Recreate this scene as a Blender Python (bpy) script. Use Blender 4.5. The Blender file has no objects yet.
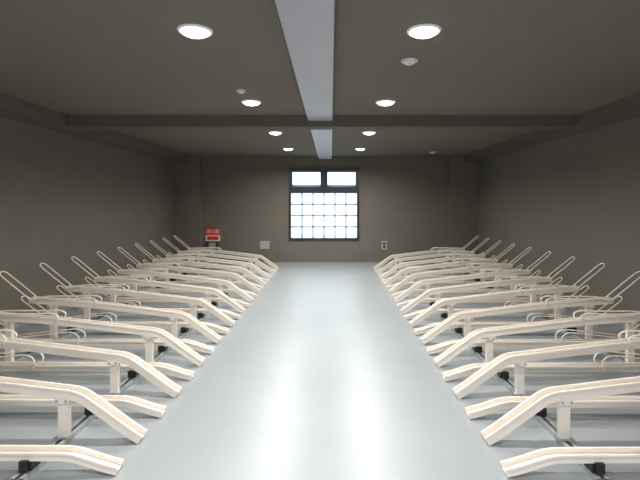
import bpy, math
from mathutils import Vector, Matrix

S = bpy.context.scene
S.view_settings.view_transform = 'Standard'
S.view_settings.look = 'None'
S.view_settings.exposure = 0.0

# ---------------------------------------------------------------- materials
def mat(name, col, rough=0.6, noise=0.0, nscale=8.0, bump=0.0, bscale=200.0, metal=0.0, spec=0.5, emis=None, es=0.0, coat=0.0, coat_r=0.1):
    m = bpy.data.materials.new(name); m.use_nodes = True
    nt = m.node_tree; b = nt.nodes['Principled BSDF']
    b.inputs['Base Color'].default_value = (*col, 1)
    b.inputs['Roughness'].default_value = rough
    b.inputs['Metallic'].default_value = metal
    b.inputs['Specular IOR Level'].default_value = spec
    b.inputs['Coat Weight'].default_value = coat
    b.inputs['Coat Roughness'].default_value = coat_r
    tc = nt.nodes.new('ShaderNodeTexCoord')
    if noise > 0:
        n = nt.nodes.new('ShaderNodeTexNoise'); n.inputs['Scale'].default_value = nscale
        n.inputs['Detail'].default_value = 6
        nt.links.new(tc.outputs['Object'], n.inputs['Vector'])
        r = nt.nodes.new('ShaderNodeValToRGB')
        r.color_ramp.elements[0].position = 0.3; r.color_ramp.elements[1].position = 0.7
        r.color_ramp.elements[0].color = (*[c*(1-noise) for c in col], 1)
        r.color_ramp.elements[1].color = (*[min(1, c*(1+noise)) for c in col], 1)
        nt.links.new(n.outputs['Fac'], r.inputs['Fac'])
        nt.links.new(r.outputs['Color'], b.inputs['Base Color'])
    if bump > 0:
        n2 = nt.nodes.new('ShaderNodeTexNoise'); n2.inputs['Scale'].default_value = bscale
        n2.inputs['Detail'].default_value = 4
        nt.links.new(tc.outputs['Object'], n2.inputs['Vector'])
        bp = nt.nodes.new('ShaderNodeBump'); bp.inputs['Strength'].default_value = bump
        bp.inputs['Distance'].default_value = 0.01
        nt.links.new(n2.outputs['Fac'], bp.inputs['Height'])
        nt.links.new(bp.outputs['Normal'], b.inputs['Normal'])
    if emis:
        b.inputs['Emission Color'].default_value = (*emis, 1)
        b.inputs['Emission Strength'].default_value = es
    return m

def translucent(name, col):
    m = bpy.data.materials.new(name); m.use_nodes = True
    nt = m.node_tree
    nt.nodes.remove(nt.nodes['Principled BSDF'])
    out = nt.nodes['Material Output']
    t = nt.nodes.new('ShaderNodeBsdfTranslucent'); t.inputs['Color'].default_value = (*col, 1)
    g = nt.nodes.new('ShaderNodeBsdfGlossy'); g.inputs['Roughness'].default_value = 0.2
    mx = nt.nodes.new('ShaderNodeMixShader'); mx.inputs[0].default_value = 0.05
    nt.links.new(t.outputs[0], mx.inputs[1]); nt.links.new(g.outputs[0], mx.inputs[2])
    nt.links.new(mx.outputs[0], out.inputs['Surface'])
    return m

M_wall = mat('wall_paint', (0.160, 0.142, 0.115), 0.75, 0.05, 3, 0.25, 120, spec=0.3)
M_ceil = mat('ceiling_paint', (0.176, 0.156, 0.126), 0.85, 0.12, 60, 0.6, 90, spec=0.2)
M_beam = mat('beam_paint', (0.122, 0.107, 0.086), 0.7, 0.05, 6, 0.2, 120, spec=0.3)
M_beamc = mat('centre_beam_daylit', (0.40, 0.39, 0.42), 0.42, 0.04, 4, 0.05, 120)  # window daylight reflected on the underside is put into this lighter lilac base colour
M_floor = mat('floor_epoxy', (0.320, 0.348, 0.362), 0.34, 0.04, 1.5, 0.03, 18, spec=0.7)
M_base = mat('baseboard_vinyl', (0.30, 0.30, 0.29), 0.5)
M_cream = mat('cream_powder_coat', (0.81, 0.745, 0.67), 0.42, 0.02, 5)
M_rod = mat('cream_coated_rod', (0.84, 0.77, 0.67), 0.40)
M_steel = mat('galvanised_steel', (0.42, 0.45, 0.46), 0.45, 0.15, 30, metal=0.4)
M_black = mat('black_plastic', (0.012, 0.012, 0.013), 0.45)
M_frame = mat('black_window_frame', (0.012, 0.012, 0.020), 0.35)
M_white = mat('white_plastic', (0.75, 0.75, 0.73), 0.4)
M_grey = mat('grey_plate', (0.38, 0.37, 0.34), 0.4)
M_red = mat('red_sign', (0.65, 0.03, 0.03), 0.4)
M_lamp = mat('lamp_diffuser', (1, 1, 1), 0.5, emis=(1.0, 1.0, 0.95), es=6)
M_frost = translucent('frosted_glass', (0.68, 0.73, 0.745))
M_frost2 = translucent('frosted_glass_upper', (0.40, 0.48, 0.56))
M_joint = translucent('glass_grid_joint', (0.47, 0.49, 0.50))

# ---------------------------------------------------------------- helpers
class MB:
    def __init__(s): s.v=[]; s.f=[]; s.m=[]; s.mats=[]; s.sm=[]
    def mi(s, m):
        if m not in s.mats: s.mats.append(m)
        return s.mats.index(m)
    def box(s, x0,x1,y0,y1,z0,z1, m):
        b=len(s.v); i=s.mi(m)
        s.v += [(x0,y0,z0),(x1,y0,z0),(x1,y1,z0),(x0,y1,z0),(x0,y0,z1),(x1,y0,z1),(x1,y1,z1),(x0,y1,z1)]
        for f in [(0,3,2,1),(4,5,6,7),(0,1,5,4),(1,2,6,5),(2,3,7,6),(3,0,4,7)]:
            s.f.append(tuple(b+k for k in f)); s.m.append(i); s.sm.append(False)
    def cyl(s, c, r0, r1, z0, z1, m, n=32):
        b=len(s.v); i=s.mi(m)
        for k in range(n):
            a=2*math.pi*k/n
            s.v.append((c[0]+r0*math.cos(a),c[1]+r0*math.sin(a),z0))
        for k in range(n):
            a=2*math.pi*k/n
            s.v.append((c[0]+r1*math.cos(a),c[1]+r1*math.sin(a),z1))
        for k in range(n):
            s.f.append((b+k,b+(k+1)%n,b+n+(k+1)%n,b+n+k)); s.m.append(i); s.sm.append(True)
        s.f.append(tuple(b+k for k in range(n-1,-1,-1))); s.m.append(i); s.sm.append(False)
        s.f.append(tuple(b+n+k for k in range(n))); s.m.append(i); s.sm.append(False)
    def tube(s, pts, r, m, n=8):
        pts=[Vector(p) for p in pts]; i=s.mi(m); b=len(s.v)
        up=None
        for k,p in enumerate(pts):
            t=(pts[min(k+1,len(pts)-1)]-pts[max(k-1,0)]).normalized()
            if up is None:
                up=t.orthogonal().normalized()
            up=(up-t*up.dot(t)).normalized(); w=t.cross(up)
            for j in range(n):
                a=2*math.pi*j/n
                s.v.append(tuple(p+up*r*math.cos(a)+w*r*math.sin(a)))
        for k in range(len(pts)-1):
            for j in range(n):
                s.f.append((b+k*n+j,b+k*n+(j+1)%n,b+(k+1)*n+(j+1)%n,b+(k+1)*n+j)); s.m.append(i); s.sm.append(True)
        s.f.append(tuple(b+j for j in range(n-1,-1,-1))); s.m.append(i); s.sm.append(False)
        e=b+(len(pts)-1)*n
        s.f.append(tuple(e+j for j in range(n))); s.m.append(i); s.sm.append(False)
    def sweep(s, path, prof, m):
        i=s.mi(m); b=len(s.v); n=len(prof)
        P=[Vector((p[0],p[1])) for p in path]
        for k,p in enumerate(P):
            t0=(P[k]-P[k-1]).normalized() if k>0 else (P[1]-P[0]).normalized()
            t1=(P[k+1]-P[k]).normalized() if k<len(P)-1 else t0
            t=(t0+t1).normalized(); sc=1/max(0.5,t.dot(t1))
            nn=Vector((-t.y,t.x))*sc
            for (y,h) in prof:
                q=p+nn*h; s.v.append((q.x,y,q.y))
        for k in range(len(P)-1):
            for j in range(n):
                s.f.append((b+k*n+j,b+k*n+(j+1)%n,b+(k+1)*n+(j+1)%n,b+(k+1)*n+j)); s.m.append(i); s.sm.append(False)
        s.f.append(tuple(b+j for j in range(n-1,-1,-1))); s.m.append(i); s.sm.append(False)
        e=b+(len(P)-1)*n
        s.f.append(tuple(e+j for j in range(n))); s.m.append(i); s.sm.append(False)
    def mesh(s, name):
        me=bpy.data.meshes.new(name); me.from_pydata(s.v,[],s.f)
        for m in s.mats: me.materials.append(m)
        for p,i,sm in zip(me.polygons,s.m,s.sm): p.material_index=i; p.use_smooth=sm
        import bmesh
        bm=bmesh.new(); bm.from_mesh(me); bmesh.ops.recalc_face_normals(bm,faces=bm.faces); bm.to_mesh(me); bm.free()
        return me
    def obj(s, name, loc=(0,0,0), rz=0.0, parent=None):
        return place(s.mesh(name), name, loc, rz, parent)
def place(me, name, loc=(0,0,0), rz=0.0, parent=None):
    o=bpy.data.objects.new(name, me); o.location=loc; o.rotation_euler=(0,0,rz)
    S.collection.objects.link(o)
    if parent: o.parent=parent
    return o
def catmull(pts, n=6):
    pts=[Vector(p) for p in pts]; P=[pts[0]*2-pts[1]]+pts+[pts[-1]*2-pts[-2]]; out=[]
    for k in range(1,len(P)-2):
        a,b,c,d=P[k-1:k+3]
        for j in range(n):
            t=j/n
            out.append(0.5*((2*b)+(c-a)*t+(2*a-5*b+4*c-d)*t*t+(3*b-a-3*c+d)*t**3))
    out.append(pts[-1]); return out

# ---------------------------------------------------------------- room
XL,XR = -3.77,3.50
YB,YF = 10.90,-1.60
CAM=1.485
H=CAM+1.130
WX0,WX1,WZ0,WZ1 = -1.02,0.68,CAM-0.90,CAM+0.85
T=0.2
b=MB(); b.box(XL-T,XR+T,YF-T,YB+T,-0.15,0,M_floor); b.obj('floor')
b=MB(); b.box(XL-T,XR+T,YF-T,YB+T,H,H+0.15,M_ceil); b.obj('ceiling')
b=MB(); b.box(XL-T,XL,YF-T,YB+T,0,H,M_wall); b.obj('wall_left')
b=MB(); b.box(XR,XR+T,YF-T,YB+T,0,H,M_wall); b.obj('wall_right')
b=MB()
b.box(XL,WX0,YB,YB+T,0,H,M_wall); b.box(WX1,XR,YB,YB+T,0,H,M_wall)
b.box(WX0,WX1,YB,YB+T,0,WZ0,M_wall); b.box(WX0,WX1,YB,YB+T,WZ1,H,M_wall)
b.obj('wall_back')
DX0,DX1,DZ=-1.2,1.1,2.1
b=MB()
b.box(XL,DX0,YF-T,YF,0,H,M_wall); b.box(DX1,XR,YF-T,YF,0,H,M_wall); b.box(DX0,DX1,YF-T,YF,DZ,H,M_wall)
b.obj('wall_front')
b=MB(); b.box(XL,-3.11,YB-0.22,YB,0,H,M_wall); b.obj('wall_column_left')
b=MB(); b.box(2.82,XR,YB-0.22,YB,0,H,M_wall); b.obj('wall_column_right')
zb=CAM+0.985
b=MB(); b.box(XL,-3.38,YF,YB-0.22,zb,H,M_beam); b.obj('trim_side_beam_left')
b=MB(); b.box(3.15,XR,YF,YB-0.22,zb,H,M_beam); b.obj('trim_side_beam_right')
b=MB(); b.box(-3.38,3.15,5.80,6.04,zb,H,M_beam); b.obj('trim_cross_beam')
zc=CAM+1.060
b=MB(); b.box(-0.295,0.018,YF,5.80,zc,H,M_beamc); b.box(-0.295,0.018,6.04,YB,zc,H,M_beamc); b.obj('trim_centre_beam')
b=MB(); b.box(-3.11,2.82,YB-0.012,YB,0,0.05,M_base); b.obj('baseboard_back')
b=MB(); b.box(XL,XL+0.012,YF,YB-0.22,0,0.06,M_base); b.obj('baseboard_left')
b=MB(); b.box(XR-0.012,XR,YF,YB-0.22,0,0.06,M_base); b.obj('baseboard_right')

# ---------------------------------------------------------------- window
b=MB()
fy0,fy1=YB-0.03,YB+0.08
fw=0.05
b.box(WX0,WX0+fw,fy0,fy1,WZ0,WZ1,M_frame); b.box(WX1-fw,WX1,fy0,fy1,WZ0,WZ1,M_frame)
b.box(WX0+fw,WX1-fw,fy0,fy1,WZ0,WZ0+0.05,M_frame); b.box(WX0+fw,WX1-fw,fy0,fy1,WZ1-0.07,WZ1,M_frame)
tz0,tz1=WZ0+1.14,WZ0+1.26
b.box(WX0+fw,WX1-fw,fy0,fy1,tz0,tz1,M_frame)
cx=(WX0+WX1)/2
b.box(cx-0.05,cx+0.05,fy0,fy1,tz1,WZ1-0.07,M_frame)
for (a,c) in [(WX0+fw,cx-0.05),(cx+0.05,WX1-fw)]:
    b.box(a,a+0.03,fy0+0.02,fy1-0.01,tz1,WZ1-0.07,M_frame); b.box(c-0.03,c,fy0+0.02,fy1-0.01,tz1,WZ1-0.07,M_frame)
    b.box(a+.03,c-.03,fy0+0.02,fy1-0.01,tz1,tz1+.03,M_frame); b.box(a+.03,c-.03,fy0+0.02,fy1-0.01,WZ1-0.10,WZ1-0.07,M_frame)
    b.box(a+.03,c-.03,YB+0.03,YB+0.036,tz1+.03,WZ1-.10,M_frost)
    b.box(a+.03,c-.03,YB+0.02,YB+0.026,tz1+.03,tz1+.085,M_frost2)
gx0,gx1,gz0,gz1=WX0+fw,WX1-fw,WZ0+0.05,tz0
b.box(gx0,gx1,YB+0.03,YB+0.036,gz0,gz1,M_frost)
for k in range(1,6):
    x=gx0+(gx1-gx0)*k/6; b.box(x-0.020,x+0.020,YB+0.018,YB+0.024,gz0,gz1,M_joint)
for k in range(1,4):
    z=gz0+(gz1-gz0)*k/4; b.box(gx0,gx1,YB+0.012,YB+0.017,z-0.020,z+0.020,M_joint)
b.obj('window_1')

# ---------------------------------------------------------------- downlights
for y in (0.85,2.95,5.03,7.20,9.35):
    for x in (-0.89,0.61):
        b=MB()
        n=40
        prof=[(0.094,-0.002),(0.096,-0.012),(0.110,-0.009),(0.114,0.0)]
        base=len(b.v); i=b.mi(M_white)
        for (r,z) in prof:
            for k in range(n):
                a=2*math.pi*k/n; b.v.append((r*math.cos(a),r*math.sin(a),z))
        for q in range(len(prof)-1):
            for k in range(n):
                b.f.append((base+q*n+k,base+q*n+(k+1)%n,base+(q+1)*n+(k+1)%n,base+(q+1)*n+k)); b.m.append(i); b.sm.append(True)
        i=b.mi(M_lamp); base=len(b.v); R=0.094; Dp=0.036; ms=6
        for q in range(ms):
            ph=math.pi/2*q/ms
            for k in range(n):
                a=2*math.pi*k/n; b.v.append((R*math.cos(ph)*math.cos(a),R*math.cos(ph)*math.sin(a),-0.004-Dp*math.sin(ph)))
        b.v.append((0,0,-0.004-Dp))
        for q in range(ms-1):
            for k in range(n):
                b.f.append((base+q*n+k,base+q*n+(k+1)%n,base+(q+1)*n+(k+1)%n,base+(q+1)*n+k)); b.m.append(i); b.sm.append(True)
        for k in range(n):
            b.f.append((base+(ms-1)*n+k,base+(ms-1)*n+(k+1)%n,base+ms*n)); b.m.append(i); b.sm.append(True)
        o=b.obj('ceiling_downlight',(x,y,H))
        L=bpy.data.lights.new('downlight_lamp','AREA'); L.shape='DISK'; L.size=0.14; L.energy=35; L.color=(1.0,0.98,0.94); L.spread=math.radians(160)
        L.specular_factor=0.06
        lo=bpy.data.objects.new('downlight_lamp',L); lo.location=(0,0,-0.050); S.collection.objects.link(lo); lo.parent=o

def detector(x,y,r):
    b=MB()
    b.cyl((0,0),r,r,-0.012,0,M_white); b.cyl((0,0),r*0.55,r*0.9,-0.03,-0.012,M_white); b.cyl((0,0),r*0.3,r*0.45,-0.038,-0.03,M_white)
    b.obj('smoke_detector',(x,y,H))
detector(0.62,3.56,0.065); detector(-0.90,4.50,0.05); detector(2.25,9.95,0.08)

# ---------------------------------------------------------------- racks
W=0.034; t=0.005
prof=[(-W,-0.060),(W,-0.060),(W,-0.012),(W+0.009,-0.012),(W+0.009,0.0),(W-t,0.0),(W-t,-0.036),(-W+t,-0.036),(-W+t,0.0),(-W-0.009,0.0),(-W-0.009,-0.012),(-W,-0.012)]
prof_low=[(y,h if h>-0.03 else h*0.8) for y,h in prof]
def smooth2(pts, r=0.06):
    out=[pts[0]]
    for k in range(1,len(pts)-1):
        p=Vector(pts[k]); a=(Vector(pts[k-1])-p); c=(Vector(pts[k+1])-p)
        ra=min(r,a.length*0.45); rc=min(r,c.length*0.45)
        A=p+a.normalized()*ra; C=p+c.normalized()*rc
        for j in range(5):
            u=j/4; q=A*(1-u)**2+p*2*u*(1-u)+C*u*u; out.append((q.x,q.y))
    out.append(pts[-1]); return out
def hoop(b, top, low, front, lift, w=0.058, rr=0.0068):
    side=[(front[0]+0.02,front[1]-0.02),(front[0],front[1]+lift*0.5),(front[0]+0.06,front[1]+lift),(front[0]+0.20,front[1]+lift*0.95),
          (low[0]-0.12,low[1]+0.015),(low[0],low[1]),(low[0]+0.06,low[1]+0.045),(top[0]-0.04,top[1]-0.04)]
    P=[(x,-w,z) for x,z in side]+[(top[0],-w*0.6,top[1]),(top[0]+0.008,0,top[1]+0.008),(top[0],w*0.6,top[1])]+[(x,w,z) for x,z in reversed(side)]
    b.tube(catmull(P,5),rr,M_rod,8)
POST=0.50
b=MB()
path=smooth2([(0.0,0.050),(0.05,0.080),(0.39,0.325),(1.35,0.44),(2.02,0.49)],0.07)
b.sweep(path,prof,M_cream)
def hat(x): 
    for k in range(len(path)-1):
        if path[k][0]<=x<=path[k+1][0]:
            u=(x-path[k][0])/(path[k+1][0]-path[k][0]); return path[k][1]*(1-u)+path[k+1][1]*u
for px in (POST,1.78):
    z=hat(px)-0.058
    b.box(px-0.03,px+0.03,-0.02,0.02,0.034,z,M_cream)
    b.box(px-0.05,px+0.05,-0.035,0.035,0.030,0.036,M_steel)
    b.box(px-0.045,px+0.045,-0.036,-0.0345,z-0.03,z+0.04,M_cream)
    b.box(px-0.045,px+0.045,0.0345,0.036,z-0.03,z+0.04,M_cream)
    b.box(px-0.03,px+0.03,-0.035,0.035,z-0.012,z,M_cream)
    for s_ in (-1,1):
        for dx in (-0.028,0.028):
            b.box(px+dx-0.007,px+dx+0.007,min(s_*0.036,s_*0.041),max(s_*0.036,s_*0.041),z-0.022,z-0.008,M_steel)
hoop(b,(2.32,0.75),(1.98,0.47),(1.30,0.43),0.06)
tall=b.mesh('bicycle_rack_tall')
b=MB()
path=smooth2([(0.0,0.050),(0.06,0.064),(0.26,0.128),(1.2,0.132),(2.05,0.14)],0.06)
b.sweep(path,prof_low,M_cream)
for px in (POST,1.78):
    b.box(px-0.035,px+0.035,-0.040,0.040,0.031,0.081,M_black)
    b.box(px-0.022,px+0.022,-0.056,-0.039,0.031,0.090,M_black)
    b.box(px-0.022,px+0.022,0.039,0.056,0.031,0.090,M_black)
hoop(b,(2.32,0.42),(1.98,0.16),(1.30,0.12),0.10)
low=b.mesh('bicycle_rack_low')

N=12; PIT=0.655
for (x0,rz,y0l) in ((-1.16,math.pi,2.48),(0.94,0.0,2.46)):
    for k in range(N):
        yy=y0l+PIT*k
        place(low,'low_bicycle_rack',(x0,yy,0),rz)
        place(tall,'tall_bicycle_rack',(x0,yy+0.325,0),rz)
for (x0,sg) in ((-1.16,-1),(0.94,1)):
    for px in (POST,1.78):
        x=x0+sg*px; y0,y1=2.38,10.12
        b=MB()
        b.box(x-0.035,x+0.035,y0,y1,0.0,0.004,M_steel)
        b.box(x-0.035,x-0.031,y0,y1,0.004,0.030,M_steel); b.box(x+0.031,x+0.035,y0,y1,0.004,0.030,M_steel)
        b.box(x-0.031,x-0.012,y0,y1,0.026,0.030,M_steel); b.box(x+0.012,x+0.031,y0,y1,0.026,0.030,M_steel)
        b.obj('rack_base_rail')

# ---------------------------------------------------------------- back wall fittings
def P(px,py,z=YB): return ((px-331)*z/450, CAM-(py-203)*z/450)
x0,z1=P(206,228); x1,z0=P(220,241)
sg=bpy.data.objects.new('fire_extinguisher_sign',None); S.collection.objects.link(sg)
sg.location=((x0+x1)/2,YB,(z0+z1)/2)
w=(x1-x0)/2; h=(z1-z0)/2
b=MB()
b.box(-w,w,-0.02,0,-h*0.1,h,M_red); b.box(-w,w,-0.02,0,-h,-h*0.1,M_white)
b.box(-w*0.8,w*0.8,-0.022,-0.02,-h*0.85,-h*0.25,M_red)
b.obj('board',parent=sg)
b=MB()
b.box(-w*0.8,w*0.8,-0.10,0,-h-0.20,-h-0.18,M_black)
b.box(-w*0.8,-w*0.8+.02,-0.10,0,-h-0.18,-h-0.02,M_black); b.box(w*0.8-.02,w*0.8,-0.10,0,-h-0.18,-h-0.02,M_black)
b.box(-w*0.45,w*0.45,-0.08,-0.0,-h-0.18,-h-0.05,M_grey)
b.obj('holder_bracket',parent=sg)
c=bpy.data.curves.new('lettering','FONT'); c.body='消火器'; c.size=0.105; c.align_x='CENTER'; c.align_y='CENTER'; c.extrude=0.001
c.materials.append(M_white)
o=bpy.data.objects.new('lettering',c); o.rotation_euler=(math.pi/2,0,0); o.location=(0,-0.022,h*0.45); S.collection.objects.link(o); o.parent=sg

b=MB(); x0,z1=P(260,241); x1,z0=P(269.5,249)
b.box(x0,x1,YB-0.012,YB,z0,z1,M_grey); b.box(x0+.03,x1-.03,YB-0.014,YB-0.012,z0+.03,z1-.03,M_grey)
b.obj('blank_wall_plate')
b=MB(); x0,z1=P(381.5,241); x1,z0=P(387,249.5)
b.box(x0,x1,YB-0.010,YB,z0,z1,M_grey)
b.box(x0+.035,x1-.035,YB-0.014,YB-0.010,z0+.04,z0+.09,M_black); b.box(x0+.035,x1-.035,YB-0.014,YB-0.010,z1-.09,z1-.04,M_black)
b.obj('power_outlet')

# ---------------------------------------------------------------- daylight
wd=bpy.data.worlds.new('World'); S.world=wd; wd.use_nodes=True
bg=wd.node_tree.nodes['Background']; bg.inputs[0].default_value=(0.92,0.95,1.0,1); bg.inputs[1].default_value=5.0
def portal(name,loc,rot,sx,sy):
    L=bpy.data.lights.new(name,'AREA'); L.shape='RECTANGLE'; L.size=sx; L.size_y=sy
    L.cycles.is_portal=True
    o=bpy.data.objects.new(name,L); o.location=loc; o.rotation_euler=rot; S.collection.objects.link(o)
portal('doorway_daylight_portal',((DX0+DX1)/2,YF-T,DZ/2),(math.radians(90),0,0),DX1-DX0,DZ)

# ---------------------------------------------------------------- camera
cd=bpy.data.cameras.new('camera'); cam=bpy.data.objects.new('camera',cd); S.collection.objects.link(cam)
cam.location=(0,0,CAM); cam.rotation_euler=(math.radians(90),0,0)
cd.sensor_width=36; cd.lens=450/640*36; cd.shift_x=-11/640; cd.shift_y=-37/640
cd.clip_start=0.05
S.camera=cam
